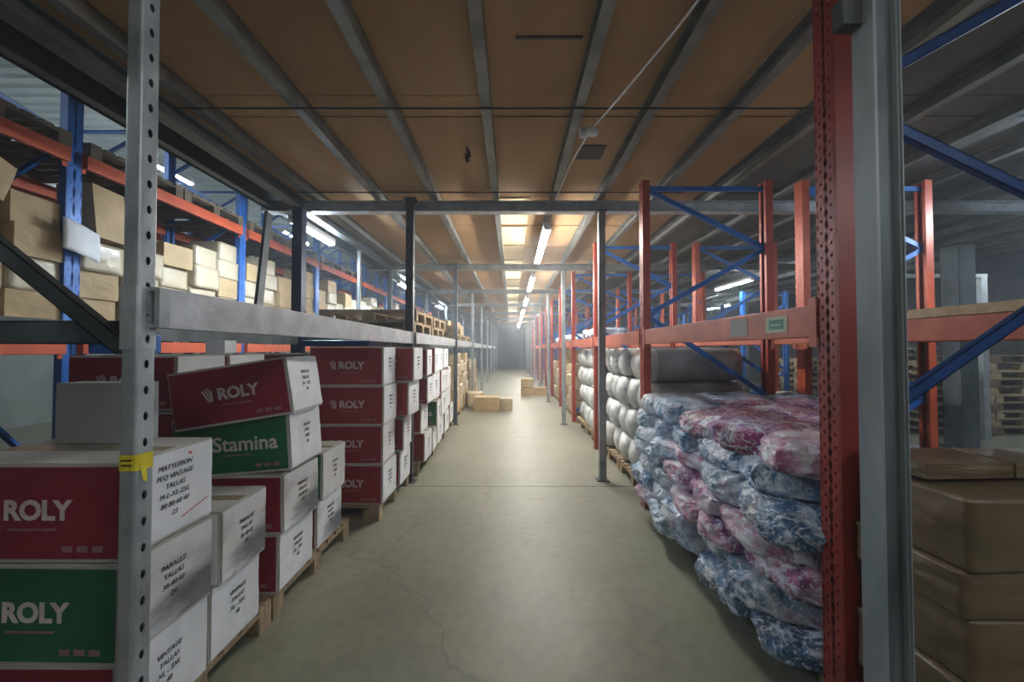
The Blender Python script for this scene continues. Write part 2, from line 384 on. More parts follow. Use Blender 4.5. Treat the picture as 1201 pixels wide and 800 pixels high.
tag(t, 'grey perforated steel post nearest on the left with yellow tape round it', 'post')
# its frame: rear post, cross member and dark diagonal
o = plain_post('rear_post', -2.46, 1.25, 3.12, M['galv_dark'], .08); tag(o, 'dark rear post of the nearest left rack, beyond the picture edge', 'post')
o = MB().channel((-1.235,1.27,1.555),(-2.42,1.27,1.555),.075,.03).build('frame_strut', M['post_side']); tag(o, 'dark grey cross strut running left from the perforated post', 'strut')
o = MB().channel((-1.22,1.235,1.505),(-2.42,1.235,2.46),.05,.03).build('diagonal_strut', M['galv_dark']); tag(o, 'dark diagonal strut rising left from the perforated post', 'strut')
# left row
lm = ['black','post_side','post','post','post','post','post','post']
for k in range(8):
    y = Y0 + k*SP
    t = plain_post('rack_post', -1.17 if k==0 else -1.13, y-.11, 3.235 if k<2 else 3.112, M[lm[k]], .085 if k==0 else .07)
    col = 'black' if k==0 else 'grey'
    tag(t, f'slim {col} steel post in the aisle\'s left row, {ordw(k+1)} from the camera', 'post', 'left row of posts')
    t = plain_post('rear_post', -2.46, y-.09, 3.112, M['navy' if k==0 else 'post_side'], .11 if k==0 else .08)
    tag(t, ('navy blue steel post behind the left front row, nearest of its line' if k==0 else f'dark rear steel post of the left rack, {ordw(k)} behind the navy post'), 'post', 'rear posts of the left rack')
    if k < 7:
        t = plain_post('slim_prop', -2.46, y+SP/2, 3.1, M['post'], .05)
        tag(t, f'slim grey prop midway between rear posts of the left rack, {ordw(k)} from camera', 'post', 'slim props')
# grey shelf beams of the left rack
for k in range(8):
    ya, yb = (Y0 + (k-1)*SP + .02, Y0 + k*SP - .15)
    t = empty('shelf_beam', (-1.15, ya, 1.57))
    Lb = yb-ya
    MB().box(-.025,.02,0,Lb,0,.012).box(.008,.02,0,Lb,.012,.118).box(-.025,.02,0,Lb,.118,.13).build('rail', M['galv'], t)
    MB().box(-.04,-.03,0,Lb,.10,.13).build('rear_lip', M['galv'], t)
    for yy in (.0, Lb-.05): MB().box(.0205,.0235,yy,yy+.04,.004,.126).build('end_plate', M['post'], t)
    tag(t, f'pale galvanised shelf beam above the left cartons, {ordw(k)} bay from the camera', 'beam', 'left front shelf beams')
    o = MB().box(-2.47,-2.42,ya+.05,yb-.02,1.56,1.66 if k == 0 else 1.70).build('shelf_beam', M['post_side'])
    tag(o, f'dark rear shelf beam behind the left cartons, {ordw(k)} bay from the camera', 'beam', 'left rear shelf beams')

# ------------------------------------------------------------------ rack frames
def make_frame(name, H, dep, mup, mbr, zs, first_front=True, holes=True, pitch=.05, w=.10):
    """front upright at x=0 facing -X, rear upright at x=dep"""
    t = empty(name)
    u = upright_mesh('upright', mup, H, w=w, pitch=pitch)
    ob('upright', u, t)
    r = ob('upright', u, t, (dep,0,0)); r.rotation_euler = (0,0,PI)
    side = not first_front
    for a, b in zip(zs, zs[1:]):
        xa, xb = (.045, dep-.045) if not side else (dep-.045, .045)
        MB().channel((xa,0,a),(xb,0,b),.045,.026).build('brace', mbr, t); side = not side
    MB().channel((.045,0,H-.07),(dep-.045,0,H-.07),.045,.026).build('top_brace', mbr, t)
    for xx in (0, dep-.09): MB().box(xx-.01,xx+.10,-.07,.07,0,.006).build('foot_plate', M['galv_dark'], t)
    return t
FX, FD, FX2 = 1.25, 1.25, 2.78
FY = [1.55,3.78,5.98,8.2,10.42,12.64,14.86,17.08,19.3,21.5,23.7,25.9]
nearf = make_frame('rack_support', 3.24, FD, M['red_deep'], M['blue_dark'], [.35, 1.14, 1.93, 2.5, 3.15], False)
nearf.location = (FX, FY[0], 0)
tag(nearf, 'deep red rack upright pair with dark blue braces, nearest on the right', 'rack frame')
proto = make_frame('rack_support', 3.13, FD, M['red'], M['blue'], [.2,1.05,1.83,2.48,3.06], True, pitch=.075)
proto2 = make_frame('rack_support', 3.13, FD, M['orange'], M['blue'], [.3,1.05,1.83,2.48,3.06], True, pitch=.075)
used = set()
def place(pr, loc, label, group, rz=0):
    o = pr if pr.name not in used else copy_tree(pr)
    used.add(pr.name); used.add(o.name)
    o.location = loc; o.rotation_euler = (0,0,rz); o['label'] = label; o['group'] = group
    return o
proto['category'] = proto2['category'] = 'rack frame'
for i, y in enumerate(FY[1:]):
    place(proto, (FX,y,0), f'red upright pair with blue braces, right front rack, {ordw(i)} after the deep red one', 'front right rack frames')
for i, y in enumerate(FY[0:9]):
    place(proto2, (FX2,y,0), f'orange upright pair with blue braces, second right rack, {ordw(i)} from the camera', 'rear right rack frames')
# third row of blue frames further right
pb = make_frame('rack_support', 2.9, 1.1, M['blue'], M['blue'], [.2,1.0,1.8,2.6], True, pitch=.15)
pb['category'] = 'rack frame'
for i, y in enumerate([6.6, 9.4, 12.2, 15.0, 17.8]):
    place(pb, (5.5,y,0), f'blue upright frame far to the right under the dark ceiling, {ordw(i)} row back', 'far right blue frames')

def make_beam(L, m, h=.135, conn=True, t=.045):
    e = empty('shelf_beam')
    MB().box(0,t,0,L,0,h).build('rail', m, e, bevel=.004)
    if conn:
        for yy in (-.012, L-.03):
            mb = MB().box(-.004,.0,yy,yy+.042,-.04,h+.03); mb.build('connector', m, e)
    return e
bm1 = make_beam(2.10, M['salmon']); bm1['category'] = 'beam'
for i, (y, y2) in enumerate(zip(FY, FY[1:])):
    o = place(bm1, (FX-.004, y+.062, 1.55), f'orange shelf beam facing the aisle in the right rack, {ordw(i)} bay from the camera', 'right front shelf beams')
    if i == 0: b0 = o
    o = place(bm1, (FX+FD-.04, y+.062, 1.55), f'orange rear shelf beam of the right front rack, {ordw(i)} bay from the camera', 'right rear shelf beams')
    if i < 8: place(bm1, (FX2-.004, y+.062, 1.55), f'orange shelf beam of the second right rack, {ordw(i)} bay from the camera', 'second rack shelf beams')
# stickers on the first beam (after copying, so only it has them)
st = MB().box(-.0015,0,.16,.31,.03,.105).build('label_plate', M['sticker'], b0)
MB().box(-.0025,-.0015,.185,.285,.045,.09).build('print', M['sticker_g'], st)
MB().box(-.0035,-.0025,.20,.27,.062,.070).build('print', M['sticker'], st)
MB().box(-.0015,0,.46,.62,.02,.115).build('label_plate', M['card_grey'], b0)

# blue rack on the far left
pl = make_frame('rack_support', 4.7, 1.1, M['blue'], M['blue'], [.3,1.2,2.1,2.7,3.35,4.0,4.6], True, pitch=.15, w=.12)
pl['category'] = 'rack frame'
LY = [1.25,3.42,5.58,7.74,9.9,12.06,14.2,16.4,18.6]
for i, y in enumerate(LY):
    place(pl, (-3.85,y,0), f'blue upright frame of the carton rack on the left, {ordw(i)} from the camera', 'left blue rack frames', PI)
    if i < 8 : place(pl, (-5.3,y,0), f'blue upright frame of the rearmost left rack, {ordw(i)} from the camera', 'rearmost blue rack frames', PI)
bo = make_beam(2.04, M['orange'], .12); bo['category'] = 'beam'
for i, (y, y2) in enumerate(zip(LY, LY[1:])):
    for x, w1 in ((-3.85,'front'), (-4.95,'rear')):
        for z, w2 in ((1.46,'lower'),(3.12,'upper')):
            place(bo, (x, y+.062, z), f'orange {w1} {w2} shelf beam of the left blue rack, {ordw(i)} bay from the camera', 'left orange shelf beams')
for i, (y, y2) in enumerate(zip(LY[:7], LY[1:8])):
    for z, w2 in ((1.46,'lower'),(3.12,'upper')):
        place(bo, (-5.3, y+.062, z), f'orange {w2} beam of the rearmost left rack, {ordw(i)} bay from the camera', 'rearmost orange shelf beams')

# ------------------------------------------------------------------ pallets
def make_pallet(m, name='wooden_pallet', w=1.2, d=1.0):
    t = empty(name)
    mb = MB()
    n = 8
    for i in range(n):
        y = -d/2 + i*(d-.1)/(n-1); mb.box(-w/2, w/2, y, y+.095, .118, .14)
    for x in (-w/2, -.05, w/2-.1): mb.box(x, x+.1, -d/2, d/2, .098, .118)
    mb.build('deck_boards', m, t)
    for y in (-d/2, -.05, d/2-.1):
        mb = MB()
        for x in (-w/2, -.07, w/2-.14): mb.box(x, x+.14, y, y+.1, .02, .098)
        mb.box(-w/2, w/2, y, y+.1, 0, .02)
        mb.build('bearer', m, t)
    return t
pw = make_pallet(M['wood']); pw['category'] = 'pallet'
pd = make_pallet(M['wood_dark']); pd['category'] = 'pallet'
def pallet(pr, x, y, z, label, group, rz=0): return place(pr, (x,y,z), label, group, rz)
GP = 'floor pallets under the left cartons'
for i, (x, y, lab) in enumerate([(-1.92,.66,'under the nearest red and green cartons'),(-1.92,1.68,'under the white labelled cartons beside the perforated post'),
        (-1.92,2.70,'under the tilted maroon carton stack'),(-1.76,3.95,'under the straight maroon stack before the black post'),(-1.72,5.2,'just past the black post on the left'),
        (-1.75,6.25,'second past the black post on the left'),(-1.78,7.3,'before the second left post')]):
    pallet(pw, x, y, 0, 'wooden pallet ' + lab, GP)
for i, y in enumerate([8.6,9.7,10.8,11.9,13.0]):
    pallet(pw, -1.8, y, 0, f'wooden pallet under the tan cartons on the left, {ordw(i)} one', 'pallets under the tan left cartons')
GP = 'floor pallets under the right stock'
for x, y, lab in [(1.93,2.13,'under the near half of the clothes heap'),(1.93,3.17,'under the far half of the clothes heap'),(1.93,4.38,'under the nearest white bales'),(1.93,5.42,'under the middle white bales'),(1.93,6.55,'under the fourth group of white bales'),(1.93,7.58,'under the farthest white bales'),
        (1.93,.85,'under the brown wrapped cartons at right')]:
    pallet(pw, x, y, 0, 'wooden pallet ' + lab, GP)
for i, y in enumerate([8.8,9.85,11.0,12.05,13.25]):
    pallet(pw, 1.93, y, 0, f'wooden pallet under the tan cartons on the right, {ordw(i)} one', 'pallets under the tan right cartons')
for k in (1, 2):
    y = Y0 + (k-1)*SP
    o = MB().box(-2.46,-1.16,y+.06,y+SP-.22,1.701,1.713).build('shelf_deck', M['galv_dark'])
    tag(o, f'thin dark deck sheet on the left grey shelf, {ordw(k)} bay from the camera', 'shelf', 'left shelf decks')
# on the left shelf (beam top 1.70)
for i, y in enumerate([5.3,6.4,8.5,9.6,10.7]):
    pallet(pw, -1.80, y, 1.714, f'empty wooden pallet on the left grey shelf, {ordw(i)} beyond the black post', 'pallets on the left shelf')
    if i < 3: pallet(pw, -1.78, y+.03, 1.855, f'second layer wooden pallet on the left grey shelf, {ordw(i)} beyond the black post', 'pallets on the left shelf')

# ------------------------------------------------------------------ cartons
def carton_body(name, w, d, h, m, seed=0, bulge=.012, n=5, bev=.006):
    bm = bmesh.new(); bmesh.ops.create_cube(bm, size=1)
    bmesh.ops.subdivide_edges(bm, edges=bm.edges[:], cuts=n, use_grid_fill=True)
    for v in bm.verts:
        x, y, z = v.co
        f = lambda a, b: (1-(2*a)**2)*(1-(2*b)**2)
        q = noise.noise_vector(Vector((x*3+seed, y*3, z*3+seed*2)))*bulge*.6
        ox = (1 if x > 0 else -1)*bulge*f(y,z)*random.uniform(.5,1) if abs(x) > .49 else 0
        oy = (1 if y > 0 else -1)*bulge*f(x,z)*random.uniform(.5,1) if abs(y) > .49 else 0
        v.co = Vector((x*w+ox*.6+q.x*.5, y*d+oy*.6+q.y*.5, (z+.5)*h + (q.z*.5 if abs(z) < .49 else 0)))
    me = bpy.data.meshes.new(name); bm.to_mesh(me); bm.free(); me.materials.append(m)
    if bulge > .02:
        for p in me.polygons: p.use_smooth = True
    return me
LBLW = ['MATYLEBON\nPEQ VINTAGE\nTALLAS\nM-L-XL-2XL\n80 80 60 40\n23', 'PARALEZ\nTALLAS\n38-40-42\n24', 'VINTAGE\nTALLAS\nXL - 2XL\n48', 'TALLAS\nS-M-L\nGRIS\n36']
W, D, Hh = .64, .385, .325
def brand_carton(col, text='ROLY', labeltxt=0, smear=False, w=W, d=D, h=Hh, sub='', detail=True, seed=1):
    t = empty('printed_carton')
    ob('box_body', carton_body('box_body', w, d, h, M['card_body'], seed, .004, 3), t)
    mp = M[{'red':'p_red','red2':'p_red2','green':'p_green','white':'paper'}[col]]
    MB().box(-w/2+.008, w/2-.008, -d/2-.006, -d/2-.004, .014, h-.012).build('printed_front', mp, t)
    if col != 'white':
        fr = t.children[1] if False else None
        lg = ob('logo', text_mesh(text, .088 if text=='ROLY' else .115, M['logo'], .0035 if text=='ROLY' else .002), t, (.045 if text=='ROLY' else .08, -d/2-.0068, h*.52))
        if detail:
            if text == 'ROLY':
                mb = MB()
                x0 = -.113
                for k, (a, b) in enumerate(((0,.0),(-.016,.006),(-.032,.012))):
                    mb.bar((x0+a,-d/2-.0068,h*.52+.045-b),(x0+.018+a*.55,-d/2-.0068,h*.52-.03-b*.2), .007,.001)
                mb.bar((x0+.018,-d/2-.0068,h*.52-.034),(x0+.018,-d/2-.0068,h*.52+.03),.007,.001)
                mb.build('emblem', M['logo'], t)
            mb = MB()
            for k, (u, v) in enumerate(((-.05,-.012),(-.006,.03),(.036,.052),(.058,.10))): mb.box(u, v+.012, -d/2-.0072, -d/2-.006, h*.52-.064, h*.52-.056)
            mb.build('subtitle', M['faint'], t)
            mb = MB()
            for k in range(3): mb.box(.13+k*.05,.165+k*.05,-d/2-.0072,-d/2-.006,.035,.055)
            mb.build('handling_marks', M['faint'], t)
    MB().box(-w/2+.01, w/2-.01, -.03, .03, h-.001, h+.0015).build('tape_strip', M['tape_clear'], t)
    mb = MB(); nx, nz = 8, 6        # slightly wavy label sheet over the aisle end
    y0, y1, z0, z1 = -d/2+.006, d/2-.006, .012, h-.006
    P = lambda i, j: (w/2+.0065+.003*noise.noise(Vector((i*.7+seed*3, j*.8, labeltxt))), y0+(y1-y0)*i/nx, z0+(z1-z0)*j/nz)
    for i in range(nx):
        for j in range(nz): mb.quad(P(i,j),P(i+1,j),P(i+1,j+1),P(i,j+1))
    lb = mb.build('paper_label', M['smear' if smear else 'paper'], t, smooth=True)
    tx = ob('handwriting', text_mesh(LBLW[labeltxt], .026, M['ink'], 0, .25, 'side', line=1.35), lb, (w/2+.0105, 0, h*.54))
    if labeltxt == 0: MB().bar((w/2+.0105,.03,.055),(w/2+.0105,.16,.085),.003,.001,(1,0,0)).bar((w/2+.0105,.06,h-.03),(w/2+.0105,.075,h-.033),.008,.001,(1,0,0)).build('red_mark', M['redink'], lb)
    return t
B = {}
B['A_red'] = brand_carton('red', seed=1, labeltxt=0)
B['A_green'] = brand_carton('green', seed=2, labeltxt=1, smear=True)
B['A_low'] = brand_carton('red', seed=3, labeltxt=2)
B['B_top'] = brand_carton('white', seed=4, labeltxt=1, smear=True, w=.6, d=.33)
B['B_low'] = brand_carton('green', seed=5, labeltxt=2, w=.6, d=.33)
B['stam'] = brand_carton('green', 'Stamina', 3, sub='HIGH QUALITY', seed=6)
B['stam2'] = brand_carton('green', 'Stamina', 3, sub='HIGH QUALITY', seed=16, d=.36)
B['red'] = brand_carton('red', labeltxt=2, seed=7)
B['red_s'] = brand_carton('red', labeltxt=1, smear=True, seed=8)
B['bright'] = brand_carton('red2', labeltxt=3, seed=9, h=.345)
B['bright2'] = brand_carton('red2', labeltxt=1, seed=10, h=.345)
for b in B.values(): b['category'] = 'carton'
def crate(k, xface, yfront, z, label, group, rz=0, tilt=0, w=W, d=D):
    o = place(B[k], (xface-w/2, yfront+d/2, z), label, group)
    o.rotation_euler = (0, -math.radians(tilt), math.radians(rz)); return o
G = 'printed cartons stacked on the left'
crate('A_low', -1.30, 1.31, .14, 'maroon printed carton at the bottom of the nearest left stack, low by the frame edge', G)
crate('A_green', -1.285, 1.31, .466, 'green printed ROLY carton under the nearest maroon carton', G, -1)
crate('A_red', -1.29, 1.31, .798, 'maroon ROLY carton on top of the stack behind the perforated post', G)
crate('B_low', -1.31, 1.72, .14, 'carton with green edge and white label under the grey smeared carton', G, 0, w=.6, d=.33)
crate('B_top', -1.28, 1.72, .466, 'off white carton with grey smeared handwritten label, second stack', G, 2, w=.6, d=.33)
crate('red', -1.31, 2.21, .14, 'maroon carton at the bottom of the tilted stack', G, 1)
crate('red_s', -1.28, 2.22, .464, 'maroon carton with smeared label under the Stamina carton', G, -1, 1)
crate('stam', -1.265, 2.235, .792, 'green Stamina carton under the tilted maroon carton', G, 2, 4)
crate('red', -1.24, 2.20, 1.09, 'tilted maroon ROLY carton on top of the green Stamina carton', G, 3, 9)
crate('red_s', -1.33, 2.70, .14, 'maroon carton under the second green carton, low behind the tilted stack', G, d=.36)
crate('stam2', -1.30, 2.70, .466, 'green topped carton with white label, behind the tilted stack', G, d=.36)
for i in range(4):
    crate('bright' if i%2 else 'bright2', -1.14-.012*(i%2), 3.48, .14+.346*i, f'maroon ROLY carton in straight stack before black post, {ordw(i)} from floor', G, (-1,1,0,1)[i])
for i in range(4):
    crate(['bright2','red','bright','bright2'][i], (-1.12,-1.10,-1.03,-.99)[i], 3.93, .14+.346*i-(.0 if i<2 else .0), f'maroon carton in stack touching the black post, {ordw(i)} from floor', G, (0,3,-2,0)[i])
k = 0
for s, (y, n, xf) in enumerate([(4.78,4,-1.06),(5.2,4,-1.04),(5.62,4,-1.10),(6.04,4,-1.12),(6.46,3,-1.14),(6.90,4,-1.16),(7.32,3,-1.18)]):
    for i in range(n):
        key = random.choice(['bright','bright2','stam2','red','bright']) if not (s==5 and i==2) else 'stam2'
        crate(key, xf+random.uniform(-.05,.05), y, .14+.346*i, f'printed carton past the black post, {ordw(s)} stack, {ordw(i)} from floor', 'printed cartons past the black post', random.uniform(-3.5,3.5))
# second (deeper) row of maroon cartons
for s, (y, n) in enumerate([(1.72,2),(2.32,4),(2.75,4),(3.5,4),(3.93,4),(4.8,4),(5.22,4),(5.64,4),(6.38,4)]):
    for i in range(n):
        crate('red', -1.98 if s<3 else -1.84, y, .14+.333*i, f'maroon carton in deeper left row, {ordw(s)} stack, {ordw(i)} from floor', 'deeper row of maroon cartons', random.uniform(-1,1), d=D)
# loose things on top of the near stacks
o = ob('grey_carton', carton_body('grey_carton', .32, .10, .24, M['card_grey'], 4, .006, 4)); o.location = (-1.80,1.83,1.143)
o.location = (-1.66,1.62,1.126); tag(o, 'plain grey carton lying on top behind the nearest maroon carton', 'carton')
o = ob('open_carton', carton_body('open_carton', .5, .34, .16, M['card_grey'], 8, .006, 4)); o.location = (-1.66,1.46,1.1265)
bpy.data.objects.remove(o)
o = MB().box(-.07,.07,-.06,.06,0,.09).build('white_box', M['paper'], bevel=.004); o.location = (-2.12,2.86,1.475); tag(o, 'small white box standing on the deeper maroon cartons', 'box')
o = MB().box(-.30,.30,-.17,.17,0,.055).build('folded_cloth', M['blue_dark'], bevel=.012); o.location = (-1.60,3.70,1.528); o.rotation_euler=(0,0,.05); tag(o, 'dark folded sheet on top of the straight maroon stack', 'cloth')
o = MB().box(-.13,.13,-.1,.1,0,.12).build('blue_box', M['blue'], bevel=.01); o.location = (-2.4,2.95,1.475)
o.location = (-2.38,2.42,1.475); tag(o, 'small blue box on top of the deeper maroon cartons', 'box')

# tan cartons ------------------------------------------------------
TC = {}
TC['a'] = ob('tan_carton', carton_body('tan_carton', .40,.37,.25, M['card'], 1, .012, 5))
TC['b'] = ob('tan_carton', carton_body('tan_carton', .40,.37,.24, M['card_pale'], 5, .022, 7))
TC['c'] = ob('tan_carton', carton_body('tan_carton', .42,.40,.27, M['card_pale'], 9, .024, 7))
TC['d'] = ob('tan_carton', carton_body('tan_carton', .46,.41,.29, M['card'], 13, .014, 6))
for b in TC.values(): b['category'] = 'carton'
# on the blue rack lower shelf (beam top 1.58)
for i in range(8):
    for j in range(2):
        pallet(pd, -4.42, LY[i]+.60+j*1.02, 1.58, f'wooden pallet on the blue rack shelf, {ordw(i*2+j)} from the camera', 'pallets on the blue rack')
for i in range(7):
    ya = LY[i] + .12
    nc = 5
    for c in range(nc):
        y = ya + .15 + c*.415
        nl = [5,4,4,5,3,4,4][(i*3+c)%7] if i else [4,4,5,4,4][c]
        if i == 1 and c < 1: nl = 3
        z = 1.72
        for l in range(nl):
            k = random.choice('abc' if (c+i)%3 else 'abbd'); h = {'a':.25,'b':.24,'c':.27,'d':.29}[k]
            place(TC[k], (-4.09+random.uniform(-.03,.04), y+random.uniform(-.02,.02), z), f'tan wrapped carton on blue rack, {ordw(i)} bay, {ordw(c)} column, {ordw(l)} from shelf', 'tan cartons on the blue rack', random.uniform(-.06,.06))
            z += h + .003
LD = [ob('backdrop_load', carton_body('backdrop_load', 1.0,.98,1.25, M['card_wrap'], 41, .03, 12)), ob('backdrop_load', carton_body('backdrop_load', 1.0,.98,1.1, M['card'], 43, .03, 12))]  # added as a dark backdrop for the dim space behind the cartons
for b in LD: b['category'] = 'load'
for i in range(7):
    for j in range(2):
        place(LD[(i+j)%2], (-5.86, LY[i]+.58+j*1.02, 1.582), f'added wrapped backdrop load on the rearmost left rack, {ordw(i)} bay, {["nearer","farther"][j]} one', 'added backdrop loads on the rearmost rack')
# leaning tall carton above the shelf next to the blue upright, and an open one
o = ob('tall_carton', carton_body('tall_carton', .30,.34,.50, M['card'], 3, .01, 4)); o.location = (-4.0,3.75,2.58); o.rotation_euler = (.0,-.10,.12)
tag(o, 'tall tan carton leaning on the cartons beside the nearest visible blue upright', 'carton')
o.location.z = 2.53
place(TC['d'], (-4.05,2.72,2.70), 'tan carton tilted on top of the carton pile left of the nearest blue upright', 'tan cartons on the blue rack', .25).rotation_euler = (-.28,.06,.2)
# cartons on left shelf row beyond / floor tan cartons at distance
def tan_field(x0, yl, dx, nx, zbase, top, lab, grp):
    for c, y in enumerate(yl):
        for ix in range(nx):
            z = zbase; l = 0; lim = top + random.uniform(-.35,.05)
            while z + .3 < lim:
                k = random.choice('abcd'); h = {'a':.25,'b':.24,'c':.27,'d':.29}[k]
                place(TC[k], (x0+dx*ix+random.uniform(-.03,.03), y, z), f'{lab}, {"back " if ix else ""}column {c+1}, {ordw(l)} up', grp, random.uniform(-.06,.06))
                z += h + .003; l += 1
tan_field(1.55, [8.52,9.06,9.60,10.12,10.76,11.3,11.84,12.34,13.0,13.5], .5, 2, .14, 1.55, 'tan carton on right rack floor pallets', 'tan cartons in the right rack')
tan_field(-1.42, [8.35,8.89,9.43,9.97,10.5,11.6,12.13,12.66,13.2], -.5, 1, .14, 1.5, 'tan carton on left rack floor pallets', 'tan cartons in the left rack')
tan_field(-1.5, [8.3,8.82,9.35,9.88,10.42], -.5, 1, 1.857, 2.35, 'tan carton on the left grey shelf pallets', 'tan cartons on the left shelf')
# floor cartons in the aisle
fc = ob('aisle_carton', carton_body('aisle_carton', .62,.5,.34, M['card'], 21, .02, 6)); fc.location = (-.62,9.75,0); tag(fc, 'tan carton sitting in the aisle on the left side', 'carton')
fc = ob('aisle_carton', carton_body('aisle_carton', .30,.42,.30, M['card_pale'], 23, .02, 6)); fc.location = (-.14,9.8,0); tag(fc, 'small pale carton beside the tan carton in the aisle', 'carton')
fc = ob('aisle_carton', carton_body('aisle_carton', .42,.42,.40, M['card_pale'], 24, .03, 6)); fc.location = (-1.0,9.1,.0); fc.rotation_euler=(0,0,.4); fc.location=(-1.02,10.4,0); tag(fc, 'pale wrapped carton at the foot of the left tan cartons', 'carton')
for i, (x, y, z) in enumerate([(.50,13.0,0),(.50,13.0,.29),(.93,13.05,0)]):
    place(TC['a'], (x,y,z), f'small tan carton on the aisle floor at the right, {["left one at the bottom","left one on top","right one"][i]}', 'cartons on the aisle floor at right')

# ------------------------------------------------------------------ heap of film-wrapped clothes
def pillow(name, w, d, h, seed, m, sub=5, cr=.05, p=2.6):
    bm = bmesh.new(); bmesh.ops.create_icosphere(bm, subdivisions=sub, radius=1)
    for v in bm.verts:
        c = v.co.copy()
        f = lambda t, e: math.copysign(abs(t)**e, t)
        x, y, z = f(c.x, .5), f(c.y, .5), f(c.z, .62)
        s = (abs(x)**p+abs(y)**p)**(1/p); s = max(s, 1e-4)
        q = Vector((x*w/2, y*d/2, z*h/2))
        n1 = noise.noise(Vector((q.x*5+seed*7, q.y*5, q.z*5)))
        n2 = noise.noise(Vector((q.x*14+seed, q.y*14+3, q.z*18)))
        n3 = 1-abs(noise.noise(Vector((q.x*9+seed*2, q.y*22, q.z*22))))*2
        n4 = 1-abs(noise.noise(Vector((q.x*20+seed*3, q.y*34+q.x*12, q.z*30+seed))))*2.4
        k = 1 + n1*cr*2.0 + n2*cr*1.0 + n3*cr*.9 + n4*cr*.55
        v.co = Vector((q.x*k, q.y*k, q.z*(k+n2*cr*2)+h/2))
    me = bpy.data.meshes.new(name); bm.to_mesh(me); bm.free(); me.materials.append(m)
    for pl_ in me.polygons: pl_.use_smooth = True
    return me
BG = []
cols = ['pale blue and white','pink and white','blue and mauve','white','magenta and violet','navy blue','red']
for i, m in enumerate(BAGM):
    for v in range(2):
        o = ob('clothes_bundle', pillow('clothes_bundle', .58+.05*v, .50, .165, i*2.3+v, m, 5, .06)); o['category'] = 'bundle'; BG.append(o)
n = 0
def bag(ci, v, x, y, z, rz, lab, tx=0, ty=0):
    o = place(BG[ci*2+v], (x,y,z), lab, 'film wrapped clothes heap'); o.rotation_euler = (tx, ty, rz); return o
rows_h = .132
for l in range(7):
    for c in range(5):
        for r in range(1 if c == 0 else 3 if l == 6 else 2):
            if c <= 2 and r == 2: continue
            y = 1.84 + c*.41 + random.uniform(-.04,.04) + (.1 if l%2 else 0)
            x = 1.50 + r*(.46 if c > 1 else .31) + random.uniform(-.03,.03) - (.05 if l < 5 else 0)
            ci = [3,0,1,0,3,2,0,1,3,2,5,0,1,3][(l*5+c*3+r*4)%14]
            if c < 2 and l == 5: ci = [0,5][c]
            if c < 2 and l in (2,3): ci = 1
            if c < 2 and l == 0: ci = 5
            if c < 2 and l == 4 and r == 0: ci = 2
            if l == 6: ci = [4,4,1,4,0][c] if r else [1,4,4,0,3][c]
            if l == 4 and c == 0: ci = 5 if r == 0 else 6
            bag(ci, (l+c)%2, x, y, .135+l*rows_h, random.uniform(-.5,.5),
                f'film wrapped {cols[ci]} clothes bundle, layer {l+1} up, {ordw(c)} from near upright' + (', deeper' if r==1 else ', deepest' if r else ''),
                random.uniform(-.08,.08), random.uniform(-.12,.12))
# flaps of film at the aisle edge
# ------------------------------------------------------------------ bales
def bale_mesh(name, L, R, seed, m, grey):
    bm = bmesh.new(); nr, nl = 28, 20; rings = []
    for j in range(nl+1):
        t = j/nl; x = (t-.5)*L
        e = min(t, 1-t)*L
        rr = R*(1 if e > .09 else math.sqrt(max(0, 1-((.09-e)/.09)**2))*.55+.45)
        if j in (0, nl): rr = R*.30
        ring = []
        for k in range(nr):
            a = 2*PI*k/nr
            q = 1 + .08*noise.noise(Vector((x*5+seed, math.cos(a)*2, math.sin(a)*2))) + .045*noise.noise(Vector((x*14, math.cos(a)*7+seed, math.sin(a)*7))) + .02*math.cos(12*t*PI)
            ca, sa = math.cos(a), math.sin(a)
            sq = (abs(ca)**2.8+abs(sa)**2.8)**(-1/2.8)
            ring.append(bm.verts.new((x, ca*rr*q*sq, sa*rr*q*sq*.93)))
        rings.append(ring)
    for a, b in zip(rings, rings[1:]):
        for k in range(nr): bm.faces.new((a[k], a[(k+1)%nr], b[(k+1)%nr], b[k]))
    bm.faces.new(rings[0]); bm.faces.new(rings[-1]); bmesh.ops.recalc_face_normals(bm, faces=bm.faces)
    me = bpy.data.meshes.new(name); bm.to_mesh(me); bm.free(); me.materials.append(m); me.materials.append(grey)
    for p in me.polygons:
        p.use_smooth = True
        if p.center.x > -L/2+.16: p.material_index = 1
    return me
BL = [ob('wrapped_bale', bale_mesh('wrapped_bale', 1.06, .183, s, M['bale'], M['bale_grey'])) for s in (1, 5, 9)]
for b in BL: b['category'] = 'bale'
ynow = [4.07,4.455,4.84,5.225,5.61, 6.25,6.635,7.02,7.405,7.79]
for c, y in enumerate(ynow):
    for l in range(4):
        o = place(BL[(c+l*2)%3], (1.86+random.uniform(-.04,.04), y+random.uniform(-.015,.015), .31+l*.345), f'round white fabric bale beyond clothes heap, {ordw(c)} column, {ordw(l)} from pallet', 'wrapped bales in the right rack')
        o.rotation_euler = (random.choice([0,PI]), 0, random.uniform(-.03,.03))
for i, (y, z) in enumerate([(4.2,1.69),(5.0,1.69)]): pass

